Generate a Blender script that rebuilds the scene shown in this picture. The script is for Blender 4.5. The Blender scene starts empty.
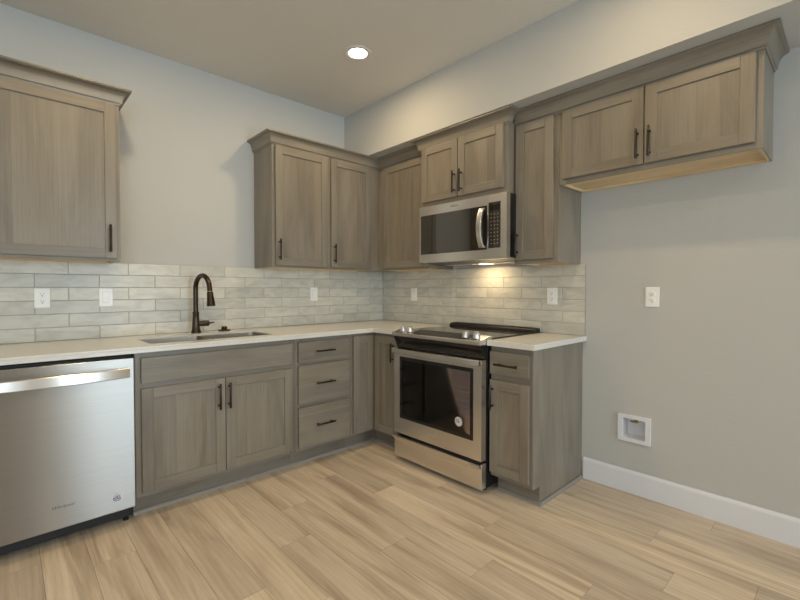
import bpy, bmesh, math, random
from mathutils import Vector, Matrix
random.seed(7)
scene = bpy.context.scene
COL = scene.collection

# ------------------------------------------------------------------ camera
cam_data = bpy.data.cameras.new('camera')
cam = bpy.data.objects.new('camera', cam_data)
COL.objects.link(cam)
cam.location = (-2.7254, -3.1739, 1.2139)
cam.rotation_euler = (math.radians(90 - 1.1878), 0, math.radians(-42.9861))
cam_data.sensor_width = 36.0
cam_data.lens = 427.183 / 800 * 36
cam_data.shift_y = -2.14 / 800
cam_data.clip_start = 0.02
scene.camera = cam

# ------------------------------------------------------------------ world, daylight, exposure
world = bpy.data.worlds.new('world')
scene.world = world
world.use_nodes = True
world.node_tree.nodes['Background'].inputs[0].default_value = (0.75, 0.87, 1.0, 1)
world.node_tree.nodes['Background'].inputs[1].default_value = 1.0

LED_COLOR = (1.0, 0.735, 0.385)
LED_WATTS = 5.6
LED_LEVEL = [1.28, 1.05, 0.90, 1.0, 1.0, 1.0, 1.0]
LED_POS = [(-1.006, -0.926), (-2.30, -0.90), (-1.006, -2.55), (-2.30, -2.55), (-1.65, -4.3), (-3.75, -2.55), (-3.75, -4.3)]

def area_light(name, loc, size_x, size_y, direction, watts, color):
    d = bpy.data.lights.new(name, 'AREA')
    d.shape = 'RECTANGLE'; d.size = size_x; d.size_y = size_y
    d.energy = watts; d.color = color
    o = bpy.data.objects.new(name, d)
    COL.objects.link(o)
    o.location = loc
    o.rotation_euler = Vector(direction).to_track_quat('-Z', 'Z').to_euler()
    return o
area_light('daylight_rear', (-1.15, -7.12, 1.25), 1.5, 2.2, (0, 1, 0.0), 113, (0.71, 0.85, 1.0))
area_light('added_rear_fill', (-4.85, -7.12, 1.45), 1.9, 1.7, (0, 1, 0.0), 112, (0.71, 0.85, 1.0))  # added fill behind the camera, spreads the rear light wider
area_light('daylight_side', (-6.12, -3.6, 1.45), 2.4, 1.7, (1, 0, 0.0), 44, (0.71, 0.85, 1.0))

vs = scene.view_settings
scene.display_settings.display_device = 'sRGB'
vs.view_transform = 'Standard'
vs.look = 'None'
vs.exposure = 0.0
vs.gamma = 1.0
vs.use_curve_mapping = False
try:
    scene.cycles.use_denoising = True
    scene.cycles.max_bounces = 10
    scene.cycles.diffuse_bounces = 6
except Exception:
    pass

# ------------------------------------------------------------------ materials
def new_mat(name):
    m = bpy.data.materials.new(name)
    m.use_nodes = True
    nt = m.node_tree
    b = nt.nodes['Principled BSDF']
    return m, nt, b

def simple(name, color, rough=0.5, metal=0.0, spec=0.5, coat=0.0):
    m, nt, b = new_mat(name)
    b.inputs['Base Color'].default_value = (*color, 1)
    b.inputs['Roughness'].default_value = rough
    b.inputs['Metallic'].default_value = metal
    b.inputs['Specular IOR Level'].default_value = spec
    b.inputs['Coat Weight'].default_value = coat
    return m

def N(nt, t, **kw):
    n = nt.nodes.new(t)
    for k, v in kw.items():
        setattr(n, k, v)
    return n

def ramp(nt, fac, stops):
    r = N(nt, 'ShaderNodeValToRGB')
    els = r.color_ramp.elements
    while len(els) < len(stops):
        els.new(0.5)
    for e, (p, c) in zip(els, stops):
        e.position = p
        e.color = (*c, 1)
    nt.links.new(fac, r.inputs[0])
    return r.outputs[0]

def mixc(nt, mode, fac, a, b):
    m = N(nt, 'ShaderNodeMix', data_type='RGBA', blend_type=mode)
    for sock, v in ((0, fac), (6, a), (7, b)):
        if hasattr(v, 'is_output'):
            nt.links.new(v, m.inputs[sock])
        elif sock == 0:
            m.inputs[0].default_value = v
        else:
            m.inputs[sock].default_value = (*v, 1)
    return m.outputs[2]

def noise(nt, vec, scale, detail=3.0, rough=0.5, dist=0.0):
    n = N(nt, 'ShaderNodeTexNoise')
    n.inputs['Scale'].default_value = scale
    n.inputs['Detail'].default_value = detail
    n.inputs['Roughness'].default_value = rough
    n.inputs['Distortion'].default_value = dist
    nt.links.new(vec, n.inputs['Vector'])
    return n.outputs['Fac']

def mapping(nt, src, scale):
    mp = N(nt, 'ShaderNodeMapping')
    mp.inputs['Scale'].default_value = scale
    nt.links.new(src, mp.inputs[0])
    return mp.outputs[0]

def bump(nt, b, height, strength, dist=0.002):
    bp = N(nt, 'ShaderNodeBump')
    bp.inputs['Strength'].default_value = strength
    bp.inputs['Distance'].default_value = dist
    nt.links.new(height, bp.inputs['Height'])
    nt.links.new(bp.outputs[0], b.inputs['Normal'])

def wood(name, dark, mid, light, rough=0.36, tint_amt=0.6, pore=0.34, scale=1.0):
    """Grain runs along U; the colour attribute holds each board's own shade."""
    m, nt, b = new_mat(name)
    uv = N(nt, 'ShaderNodeUVMap', uv_map='uv').outputs[0]
    broad = noise(nt, mapping(nt, uv, (1.1 * scale, 7.0 * scale, 1)), 1.0, 3, 0.55, 0.9)
    fine = noise(nt, mapping(nt, uv, (5.0 * scale, 210.0 * scale, 1)), 1.0, 3, 0.6, 0.2)
    cath = N(nt, 'ShaderNodeTexWave', wave_type='BANDS', bands_direction='Y', wave_profile='SIN')
    cath.inputs['Scale'].default_value = 1.0
    cath.inputs['Distortion'].default_value = 7.0
    cath.inputs['Detail'].default_value = 2.5
    cath.inputs['Detail Scale'].default_value = 0.6
    nt.links.new(mapping(nt, uv, (0.9 * scale, 16.0 * scale, 1)), cath.inputs[0])
    c = ramp(nt, broad, [(0.28, dark), (0.5, mid), (0.74, light)])
    c = mixc(nt, 'MULTIPLY', 0.16, c, ramp(nt, cath.outputs['Fac'], [(0.0, (0.72, 0.70, 0.68)), (0.6, (1, 1, 1))]))
    c = mixc(nt, 'MULTIPLY', pore, c, ramp(nt, fine, [(0.30, (0.62, 0.58, 0.55)), (0.52, (1, 1, 1)), (0.8, (1.0, 1.0, 1.0))]))
    at = N(nt, 'ShaderNodeAttribute', attribute_name='tint')
    t = ramp(nt, at.outputs['Fac'], [(0.0, (0.70, 0.68, 0.68)), (0.5, (1, 1, 1)), (1.0, (1.0, 0.93, 0.84))])
    c = mixc(nt, 'MULTIPLY', tint_amt, c, t)
    nt.links.new(c, b.inputs['Base Color'])
    b.inputs['Roughness'].default_value = rough
    bump(nt, b, fine, 0.12, 0.0008)
    return m

M = {}
M['cab'] = wood('stained_maple', (0.182, 0.153, 0.116), (0.235, 0.203, 0.157), (0.284, 0.249, 0.197))
M['birch'] = wood('unfinished_birch', (0.62, 0.47, 0.27), (0.72, 0.56, 0.34), (0.80, 0.65, 0.42), 0.55, 0.2, 0.2)
M['shoe'] = simple('shoe_stain', (0.27, 0.245, 0.215), 0.4)
M['bronze'] = simple('oil_rubbed_bronze', (0.060, 0.042, 0.028), 0.30, 0.85)
M['pull'] = simple('dark_pull_metal', (0.045, 0.036, 0.028), 0.32, 0.8)
M['plate'] = simple('white_plastic', (0.90, 0.89, 0.86), 0.3)
M['slot'] = simple('slot_dark', (0.03, 0.03, 0.03), 0.6)
M['trimwhite'] = simple('white_trim_paint', (0.74, 0.745, 0.78), 0.35)
M['black'] = simple('black_enamel', (0.006, 0.006, 0.007), 0.28)
M['matte_black'] = simple('black_plastic', (0.012, 0.012, 0.013), 0.55)
M['glass_black'] = simple('black_ceramic_glass', (0.010, 0.009, 0.009), 0.06, 0, 0.6)
M['mw_glass'] = simple('microwave_glass', (0.020, 0.016, 0.012), 0.045, 0, 0.9, 1.0)
M['brass'] = simple('brass', (0.45, 0.33, 0.12), 0.3, 1.0)
M['chrome'] = simple('satin_chrome', (0.74, 0.72, 0.69), 0.32, 1.0)
M['grey_text'] = simple('grey_print', (0.055, 0.055, 0.06), 0.4, 0.0)
M['white_print'] = simple('white_print', (0.75, 0.74, 0.72), 0.5)
M['blue_print'] = simple('blue_print', (0.05, 0.07, 0.25), 0.5)
M['red_print'] = simple('red_print', (0.45, 0.06, 0.06), 0.5)
M['enamel'] = simple('oven_enamel', (0.68, 0.58, 0.63), 0.4)
M['rackwire'] = simple('rack_wire', (0.80, 0.78, 0.75), 0.3, 0.4)
M['key'] = simple('keypad_print', (0.22, 0.20, 0.17), 0.5)
M['sinksteel'] = simple('sink_steel', (0.33, 0.29, 0.235), 0.38, 1.0)
M['zinc'] = simple('galvanised', (0.42, 0.42, 0.42), 0.4, 0.9)

def steel(name, color, rough, aniso, axis):
    m, nt, b = new_mat(name)
    b.inputs['Metallic'].default_value = 1.0
    geo = N(nt, 'ShaderNodeTexCoord').outputs['Object']
    sc = (2.0, 2.0, 260.0) if axis == 'h' else (260.0, 260.0, 2.0)
    n = noise(nt, mapping(nt, geo, sc), 1.0, 2, 0.5)
    c = mixc(nt, 'MULTIPLY', 0.5, color, ramp(nt, n, [(0.25, (0.86, 0.86, 0.86)), (0.75, (1, 1, 1))]))
    nt.links.new(c, b.inputs['Base Color'])
    b.inputs['Roughness'].default_value = rough
    b.inputs['Anisotropic'].default_value = aniso
    b.inputs['Anisotropic Rotation'].default_value = 0.25
    tg = N(nt, 'ShaderNodeTangent', direction_type='RADIAL', axis='Z')
    nt.links.new(tg.outputs[0], b.inputs['Tangent'])
    return m
M['steel'] = steel('brushed_stainless', (0.82, 0.79, 0.75), 0.27, 0.6, 'h')
M['steel_dw'] = steel('brushed_stainless_panel', (0.385, 0.370, 0.345), 0.33, 0.95, 'h')

def oven_glass():
    m = bpy.data.materials.new('oven_window_glass')
    m.use_nodes = True
    nt = m.node_tree
    nt.nodes.clear()
    out = N(nt, 'ShaderNodeOutputMaterial')
    tr = N(nt, 'ShaderNodeBsdfTransparent'); tr.inputs[0].default_value = (0.95, 0.90, 0.89, 1)
    gl = N(nt, 'ShaderNodeBsdfGlossy'); gl.inputs['Roughness'].default_value = 0.03
    gl.inputs[0].default_value = (1, 0.95, 0.9, 1)
    fr = N(nt, 'ShaderNodeFresnel'); fr.inputs[0].default_value = 1.5
    mx = N(nt, 'ShaderNodeMixShader')
    nt.links.new(fr.outputs[0], mx.inputs[0])
    nt.links.new(tr.outputs[0], mx.inputs[1])
    nt.links.new(gl.outputs[0], mx.inputs[2])
    nt.links.new(mx.outputs[0], out.inputs[0])
    return m
M['oven_glass'] = oven_glass()

def pane_glass():
    m = oven_glass()
    m.name = 'window_pane_glass'
    for n in m.node_tree.nodes:
        if n.type == 'BSDF_TRANSPARENT':
            n.inputs[0].default_value = (0.95, 0.97, 0.96, 1)
        if n.type == 'FRESNEL':
            n.inputs[0].default_value = 1.35
    return m
M['pane'] = pane_glass()

def emit(name, color, strength):
    m = bpy.data.materials.new(name)
    m.use_nodes = True
    nt = m.node_tree
    nt.nodes.clear()
    out = N(nt, 'ShaderNodeOutputMaterial')
    e = N(nt, 'ShaderNodeEmission')
    e.inputs[0].default_value = (*color, 1); e.inputs[1].default_value = strength
    nt.links.new(e.outputs[0], out.inputs[0])
    return m
M['lens'] = emit('lit_lens', (1.0, 0.93, 0.80), 30.0)
M['hoodlens'] = emit('lit_hood_lens', (1.0, 0.84, 0.58), 3.0)

def paint(name, color, tex=0.35, rough=0.75):
    m, nt, b = new_mat(name)
    co = N(nt, 'ShaderNodeTexCoord').outputs['Object']
    n1 = noise(nt, co, 70.0, 3, 0.55)
    n2 = noise(nt, co, 1.3, 2, 0.5)
    c = mixc(nt, 'MULTIPLY', 0.3, color, ramp(nt, n2, [(0.3, (0.95, 0.95, 0.95)), (0.7, (1, 1, 1))]))
    nt.links.new(c, b.inputs['Base Color'])
    b.inputs['Roughness'].default_value = rough
    b.inputs['Specular IOR Level'].default_value = 0.3
    bump(nt, b, n1, tex, 0.003)
    return m
M['wall'] = paint('wall_paint', (0.52, 0.515, 0.49))
M['ceiling'] = paint('ceiling_paint', (0.72, 0.69, 0.63), 0.6)

def quartz():
    m, nt, b = new_mat('white_quartz')
    co = N(nt, 'ShaderNodeTexCoord').outputs['Object']
    n = noise(nt, co, 260.0, 2, 0.6)
    c = ramp(nt, n, [(0.3, (0.60, 0.58, 0.53)), (0.5, (0.69, 0.67, 0.62)), (0.8, (0.73, 0.71, 0.67))])
    nt.links.new(c, b.inputs['Base Color'])
    b.inputs['Roughness'].default_value = 0.22
    return m
M['quartz'] = quartz()

def tile_mat():
    m, nt, b = new_mat('glazed_tile')
    uv = N(nt, 'ShaderNodeUVMap', uv_map='uv').outputs[0]
    at = N(nt, 'ShaderNodeAttribute', attribute_name='tint')
    base = ramp(nt, at.outputs['Fac'], [(0.0, (0.53, 0.515, 0.465)), (0.35, (0.600, 0.58, 0.515)), (0.65, (0.645, 0.62, 0.545)), (1.0, (0.68, 0.65, 0.57))])
    n = noise(nt, mapping(nt, uv, (7, 16, 1)), 1.0, 4, 0.6, 0.7)
    c = mixc(nt, 'MULTIPLY', 0.85, base, ramp(nt, n, [(0.28, (0.76, 0.755, 0.74)), (0.58, (1, 1, 0.985)), (0.8, (1.0, 1.0, 0.97))]))
    nt.links.new(c, b.inputs['Base Color'])
    b.inputs['Roughness'].default_value = 0.30
    n2 = noise(nt, mapping(nt, uv, (9, 22, 1)), 1.0, 2, 0.5)
    bump(nt, b, n2, 0.35, 0.004)
    return m
M['tile'] = tile_mat()
M['grout'] = simple('grout', (0.40, 0.38, 0.34), 0.8)

def floor_mat():
    m, nt, b = new_mat('oak_vinyl_plank')
    uv = N(nt, 'ShaderNodeUVMap', uv_map='uv').outputs[0]
    at = N(nt, 'ShaderNodeAttribute', attribute_name='tint')
    broad = noise(nt, mapping(nt, uv, (0.9, 9.0, 1)), 1.0, 3, 0.55, 1.2)
    streak = noise(nt, mapping(nt, uv, (1.6, 45.0, 1)), 1.0, 3, 0.6, 0.6)
    fine = noise(nt, mapping(nt, uv, (9.0, 260.0, 1)), 1.0, 2, 0.6, 0.2)
    cath = N(nt, 'ShaderNodeTexWave', wave_type='BANDS', bands_direction='Y')
    cath.inputs['Scale'].default_value = 1.0
    cath.inputs['Distortion'].default_value = 9.0
    cath.inputs['Detail'].default_value = 2.0
    cath.inputs['Detail Scale'].default_value = 0.5
    nt.links.new(mapping(nt, uv, (0.8, 13.0, 1)), cath.inputs[0])
    c = ramp(nt, broad, [(0.27, (0.425, 0.335, 0.250)), (0.50, (0.660, 0.552, 0.430)), (0.72, (0.765, 0.657, 0.525))])
    c = mixc(nt, 'MULTIPLY', 0.25, c, ramp(nt, cath.outputs['Fac'], [(0.0, (0.74, 0.70, 0.66)), (0.55, (1, 1, 1))]))
    c = mixc(nt, 'MULTIPLY', 0.28, c, ramp(nt, streak, [(0.30, (0.70, 0.66, 0.62)), (0.55, (1, 1, 1))]))
    c = mixc(nt, 'MULTIPLY', 0.35, c, ramp(nt, fine, [(0.32, (0.75, 0.72, 0.68)), (0.55, (1, 1, 1))]))
    t = ramp(nt, at.outputs['Fac'], [(0.0, (0.80, 0.78, 0.77)), (0.5, (0.97, 0.96, 0.95)), (1.0, (1.12, 1.10, 1.06))])
    c = mixc(nt, 'MULTIPLY', 1.0, c, t)
    nt.links.new(c, b.inputs['Base Color'])
    b.inputs['Roughness'].default_value = 0.42
    b.inputs['Specular IOR Level'].default_value = 0.4
    bump(nt, b, fine, 0.10, 0.0008)
    return m
M['floor'] = floor_mat()

# ------------------------------------------------------------------ mesh helpers
W = lambda s, d, z: (s, d, z)            # plain world axes
A = lambda s, d, z: (s, -d, z)           # sink wall: s = x, d = distance from the wall
B = lambda s, d, z: (-d, s, z)           # range wall: s = y, d = distance from the wall

class MB:
    def __init__(self):
        self.bm = bmesh.new()
        self.uv = self.bm.loops.layers.uv.new('uv')
        self.ti = self.bm.loops.layers.float_color.new('tint')
    def face(self, verts, uvs, tint, smooth=False, mi=0):
        try:
            f = self.bm.faces.new(verts)
        except ValueError:
            return None
        for l, u in zip(f.loops, uvs):
            l[self.uv].uv = u
            l[self.ti] = (tint, tint, tint, 1)
        f.smooth = smooth
        f.material_index = mi
        return f
    def box(self, F, s0, s1, d0, d1, z0, z1, grain='z', tint=None, mi=0):
        tint = random.uniform(0.25, 0.75) if tint is None else tint
        o1, o2 = random.uniform(0, 40), random.uniform(0, 40)
        L = [(s, d, z) for s in (s0, s1) for d in (d0, d1) for z in (z0, z1)]
        V = [self.bm.verts.new(F(*p)) for p in L]
        g = 'sdz'.index(grain)
        for idx, ax in (((0, 1, 3, 2), 0), ((4, 6, 7, 5), 0), ((0, 4, 5, 1), 1), ((2, 3, 7, 6), 1), ((0, 2, 6, 4), 2), ((1, 5, 7, 3), 2)):
            inn = [a for a in (0, 1, 2) if a != ax]
            ua = g if g in inn else inn[0]
            va = [a for a in inn if a != ua][0]
            self.face([V[i] for i in idx], [(L[i][ua] + o1, L[i][va] + o2) for i in idx], tint, mi=mi)
        return self
    def prism(self, F, poly, s0, s1, grain='z', tint=None, mi=0):
        """poly of (d, z), pushed from s0 to s1"""
        tint = random.uniform(0.3, 0.7) if tint is None else tint
        o1, o2 = random.uniform(0, 40), random.uniform(0, 40)
        a = [self.bm.verts.new(F(s0, d, z)) for d, z in poly]
        b = [self.bm.verts.new(F(s1, d, z)) for d, z in poly]
        uvp = [((z if grain == 'z' else d) + o1, (d if grain == 'z' else z) + o2) for d, z in poly]
        self.face(a, uvp, tint, mi=mi); self.face(b[::-1], uvp[::-1], tint, mi=mi)
        n = len(poly)
        acc = 0.0
        for i in range(n):
            j = (i + 1) % n
            ln = math.dist(poly[i], poly[j])
            q = [(s0 + o1, acc + o2), (s0 + o1, acc + ln + o2), (s1 + o1, acc + ln + o2), (s1 + o1, acc + o2)]
            if grain == 'z':
                q = [(v, u) for u, v in q]
            self.face([a[i], a[j], b[j], b[i]], q, tint, mi=mi)
            acc += ln
        return self
    def sweep(self, prof, path, tint=0.5, smooth=False):
        """prof of (o, z); path of ((x, y), (mx, my)): each ring is path point + o * m"""
        rings = []
        acc = 0
        for k, ((x, y), (mx, my)) in enumerate(path):
            if k:
                acc += math.dist((x, y), path[k - 1][0])
            rings.append(([self.bm.verts.new((x + o * mx, y + o * my, z)) for o, z in prof], acc))
        n = len(prof)
        o1 = random.uniform(0, 30)
        pl = [0]
        for i in range(n):
            pl.append(pl[-1] + math.dist(prof[i], prof[(i + 1) % n]))
        for (r0, a0), (r1, a1) in zip(rings, rings[1:]):
            for i in range(n):
                j = (i + 1) % n
                self.face([r0[i], r0[j], r1[j], r1[i]], [(a0 + o1, pl[i]), (a0 + o1, pl[i + 1]), (a1 + o1, pl[i + 1]), (a1 + o1, pl[i])], tint, smooth)
        for r in (rings[0][0], rings[-1][0][::-1]):
            self.face(r, [(o + o1, z) for o, z in prof], tint)
        return self
    def rings(self, rings, caps=True, smooth=True, tint=0.5):
        R = [[self.bm.verts.new(p) for p in r] for r in rings]
        n = len(R[0])
        for a, b in zip(R, R[1:]):
            for i in range(n):
                j = (i + 1) % n
                self.face([a[i], a[j], b[j], b[i]], [(0, 0), (0, .1), (.1, .1), (.1, 0)], tint, smooth)
        if caps:
            for r in (R[0], R[-1][::-1]):
                self.face(r, [(0, 0)] * n, tint)
        return self
    def lathe(self, c, prof, n=32, axis='z', caps=True, smooth=True, sx=1.0, sy=1.0):
        c = Vector(c)
        out = []
        for r, h in prof:
            ring = []
            for k in range(n):
                t = 2 * math.pi * k / n
                u, v = r * math.cos(t) * sx, r * math.sin(t) * sy
                p = {'z': (u, v, h), 'x': (h, u, v), 'y': (u, h, v)}[axis]
                ring.append(c + Vector(p))
            out.append(ring)
        return self.rings(out, caps, smooth)
    def tube(self, pts, rad, n=12, smooth=True):
        P = [Vector(p) for p in pts]
        rs = rad if isinstance(rad, (list, tuple)) else [rad] * len(P)
        t0 = (P[1] - P[0]).normalized()
        ref = Vector((0, 0, 1)) if abs(t0.z) < 0.9 else Vector((1, 0, 0))
        nrm = t0.cross(ref).normalized()
        out = []
        for i, p in enumerate(P):
            t = (P[min(i + 1, len(P) - 1)] - P[max(i - 1, 0)]).normalized()
            nrm = (nrm - t * nrm.dot(t)).normalized()
            bn = t.cross(nrm)
            out.append([p + rs[i] * (math.cos(2 * math.pi * k / n) * nrm + math.sin(2 * math.pi * k / n) * bn) for k in range(n)])
        return self.rings(out, True, smooth)
    def build(self, name, mats, parent=None, bevel=0.0, seg=2, sharp=35):
        bmesh.ops.recalc_face_normals(self.bm, faces=self.bm.faces)
        org = Vector((0, 0, 0))
        p = parent
        while p is not None:
            org += p.location
            p = p.parent
        bmesh.ops.translate(self.bm, verts=self.bm.verts, vec=-org)
        me = bpy.data.meshes.new(name)
        self.bm.to_mesh(me)
        self.bm.free()
        for m in (mats if isinstance(mats, (list, tuple)) else [mats]):
            me.materials.append(m)
        o = bpy.data.objects.new(name, me)
        COL.objects.link(o)
        if parent is not None:
            o.parent = parent
        if any(f.use_smooth for f in me.polygons):
            try:
                me.set_sharp_from_angle(angle=math.radians(sharp))
            except Exception:
                pass
        if bevel:
            md = o.modifiers.new('bevel', 'BEVEL')
            md.width = bevel; md.segments = seg; md.limit_method = 'ANGLE'; md.angle_limit = math.radians(40)
            md.harden_normals = False
        return o

def bx(F, *a, **k):
    return MB().box(F, *a, **k)

def thing(name, label, cat, loc=(0, 0, 0), group=None):
    o = bpy.data.objects.new(name, None)
    o.empty_display_size = 0.1
    COL.objects.link(o)
    o.location = loc
    o['label'] = label; o['category'] = cat
    if group:
        o['group'] = group
    return o

def tag(o, label, cat, group=None):
    o['label'] = label; o['category'] = cat
    if group:
        o['group'] = group
    return o

def struct(o):
    o['kind'] = 'structure'
    return o

def text_mesh(name, body, size, F, s, d, z, flip, mat, parent, shear=0.0, extrude=0.0003, arc=None):
    """flat raised lettering on a front face; F maps (s, d, z), flip = -1 where s runs right to left"""
    cu = bpy.data.curves.new(name, 'FONT')
    cu.body = body; cu.size = size; cu.shear = shear
    cu.align_x = 'CENTER'; cu.align_y = 'CENTER'; cu.resolution_u = 3
    tmp = bpy.data.objects.new(name + '_tmp', cu)
    COL.objects.link(tmp)
    dg = bpy.context.evaluated_depsgraph_get()
    dg.update()
    me0 = bpy.data.meshes.new_from_object(tmp.evaluated_get(dg))
    bpy.data.objects.remove(tmp); bpy.data.curves.remove(cu)
    mb = MB()
    vs_ = []
    for lift in (0.0, extrude):
        row = []
        for v in me0.vertices:
            u, w = v.co.x, v.co.y
            if arc:
                r = arc + w
                t = u / arc
                u, w = r * math.sin(t), r * math.cos(t)
            row.append(mb.bm.verts.new(F(s + flip * u, d + lift, z + w)))
        vs_.append(row)
    from collections import Counter
    edges = Counter()
    for p in me0.polygons:
        ids = list(p.vertices)
        mb.face([vs_[1][i] for i in ids], [(0, 0)] * len(ids), 0.5)
        mb.face([vs_[0][i] for i in ids[::-1]], [(0, 0)] * len(ids), 0.5)
        for a, b in zip(ids, ids[1:] + ids[:1]):
            edges[(min(a, b), max(a, b))] += 1
    for (a, b), n in edges.items():
        if n == 1:
            mb.face([vs_[0][a], vs_[0][b], vs_[1][b], vs_[1][a]], [(0, 0)] * 4, 0.5)
    bpy.data.meshes.remove(me0)
    return mb.build(name, mat, parent)

# ------------------------------------------------------------------ the room
H = 2.7523
SOF_X, SOF_Z = -0.4513, 2.339
XL, YR = -6.0, -7.0
P0, PITCH = -2.45, 0.165
PLANK = 1.22
fl = MB()
fl.box(W, XL, 0, YR, 0, -0.05, -0.002, 'd', 0.0, mi=1)
known = {-2.45: -0.905, -1.79: -1.343, -1.625: -1.04, -1.46: -1.683, -1.295: -2.076, -1.13: -2.45, -0.8: -2.655, -0.47: -2.51, -0.635: -2.915,
         -2.285: -0.35, -1.955: -0.55, -2.615: -0.5, -0.965: -1.9, -0.305: -2.05, -2.12: -1.55}
k = math.floor((XL - P0) / PITCH)
while P0 + k * PITCH < 0:
    x0 = round(P0 + k * PITCH, 3)
    y = known.get(x0, -random.uniform(0.2, 1.3))
    y = y % PLANK
    while y > -PLANK * 0.001:
        y -= PLANK
    edges = [0.0]
    yy = y
    while yy > YR:
        if edges[-1] - yy > 0.05:
            edges.append(yy)
        yy -= PLANK
    edges.append(YR)
    for ya, yb in zip(edges, edges[1:]):
        xa, xb = max(x0, XL), min(x0 + PITCH, 0)
        if xb - xa > 0.01:
            fl.box(W, xa + 0.0006, xb - 0.0006, yb + 0.0006, ya - 0.0006, -0.004, 0.0, 'd', random.uniform(0.15, 0.95))
    k += 1
floor = struct(fl.build('floor', [M['floor'], M['matte_black']]))
struct(bx(W, XL, 0, YR, 0, H, H + 0.1).build('ceiling', M['ceiling']))
struct(bx(W, XL, 0.0, 0.0, 0.12, 0, H).build('wall_left', M['wall']))
# right wall with the opening of the recessed water box
wy0, wy1, wz0, wz1 = -2.347, -2.217, 0.325, 0.447
w = MB()
w.box(W, 0, 0.12, wy1, 0.12, 0, H)
w.box(W, 0, 0.12, YR, wy0, 0, H)
w.box(W, 0, 0.12, wy0, wy1, 0, wz0)
w.box(W, 0, 0.12, wy0, wy1, wz1, H)
struct(w.build('wall_right', M['wall']))
struct(bx(W, SOF_X, -0.0005, YR + 0.001, -0.0005, SOF_Z, H - 0.0005).build('wall_soffit', M['wall']))
# rear wall with a glazed sliding door and an added fill window, side wall with a window (the daylight)
w = MB()
w.box(W, XL, -5.8, YR - 0.12, YR, 0, H); w.box(W, -3.9, -1.9, YR - 0.12, YR, 0, H); w.box(W, -5.8, -3.9, YR - 0.12, YR, 0, 0.6); w.box(W, -5.8, -3.9, YR - 0.12, YR, 2.3, H); w.box(W, -0.4, 0.12, YR - 0.12, YR, 0, H); w.box(W, -1.9, -0.4, YR - 0.12, YR, 2.3, H)
struct(w.build('wall_rear', M['wall']))
w = MB()
w.box(W, XL - 0.12, XL, YR, -4.8, 0, H); w.box(W, XL - 0.12, XL, -2.4, 0.12, 0, H)
w.box(W, XL - 0.12, XL, -4.8, -2.4, 0, 0.6); w.box(W, XL - 0.12, XL, -4.8, -2.4, 2.3, H)
struct(w.build('wall_far', M['wall']))
dr = struct(thing('door_1', '', ''))
del dr['label'], dr['category']
f = MB()
for a, b in ((-1.9, -1.84), (-1.18, -1.12), (-0.46, -0.4)):
    f.box(W, a, b, YR - 0.09, YR - 0.03, 0.0, 2.3)
f.box(W, -1.84, -0.46, YR - 0.09, YR - 0.03, 0.0, 0.06); f.box(W, -1.84, -0.46, YR - 0.09, YR - 0.03, 2.24, 2.3)
f.build('door_frame', M['trimwhite'], dr)
for a, b in ((-1.84, -1.18), (-1.12, -0.46)):
    bx(W, a, b, YR - 0.063, YR - 0.057, 0.06, 2.24).build('glass_pane', M['pane'], dr)
wn = struct(thing('window_1', '', ''))
del wn['label'], wn['category']
f = MB()
for a, b in ((-4.8, -4.74), (-3.63, -3.57), (-2.46, -2.4)):
    f.box(W, XL - 0.09, XL - 0.03, a, b, 0.6, 2.3)
f.box(W, XL - 0.09, XL - 0.03, -4.74, -2.46, 0.6, 0.66); f.box(W, XL - 0.09, XL - 0.03, -4.74, -2.46, 2.24, 2.3)
f.build('window_frame', M['trimwhite'], wn)
for a, b in ((-4.74, -3.63), (-3.57, -2.46)):
    bx(W, XL - 0.063, XL - 0.057, a, b, 0.66, 2.24).build('glass_pane', M['pane'], wn)

wn = struct(thing('window_added_fill', '', ''))  # unseen second rear window, added to carry the extra fill light
del wn['label'], wn['category']
f = MB()
for a, b in ((-5.8, -5.74), (-4.88, -4.82), (-3.96, -3.9)):
    f.box(W, a, b, YR - 0.09, YR - 0.03, 0.6, 2.3)
f.box(W, -5.74, -3.96, YR - 0.09, YR - 0.03, 0.6, 0.66); f.box(W, -5.74, -3.96, YR - 0.09, YR - 0.03, 2.24, 2.3)
f.build('window_frame', M['trimwhite'], wn)
for a, b in ((-5.74, -4.88), (-4.82, -3.96)):
    bx(W, a, b, YR - 0.063, YR - 0.057, 0.66, 2.24).build('glass_pane', M['pane'], wn)

# baseboard on the right wall, shoe mouldings along the cabinets
struct(MB().prism(B, [(0, 0), (0.013, 0), (0.013, 0.118), (0.011, 0.126), (0.005, 0.136), (0, 0.136)], YR, -1.985, 's').build('baseboard_right', M['trimwhite'], bevel=0.001))
SHOE = [(0.0, 0.0), (0.013, 0.0), (0.0125, 0.007), (0.009, 0.013), (0.004, 0.017), (0.0, 0.018)]
struct(MB().sweep(SHOE, [((-2.226, -0.5355), (0, -1)), ((-0.5355, -0.5355), (-1, -1)), ((-0.5355, -0.927), (-1, 0))]).build('trim_1', M['shoe']))
struct(MB().sweep(SHOE, [((-0.5355, -1.700), (-1, 0)), ((-0.5355, -1.9745), (-1, -1)), ((-0.001, -1.9745), (0, -1))]).build('trim_2', M['shoe']))

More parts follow.
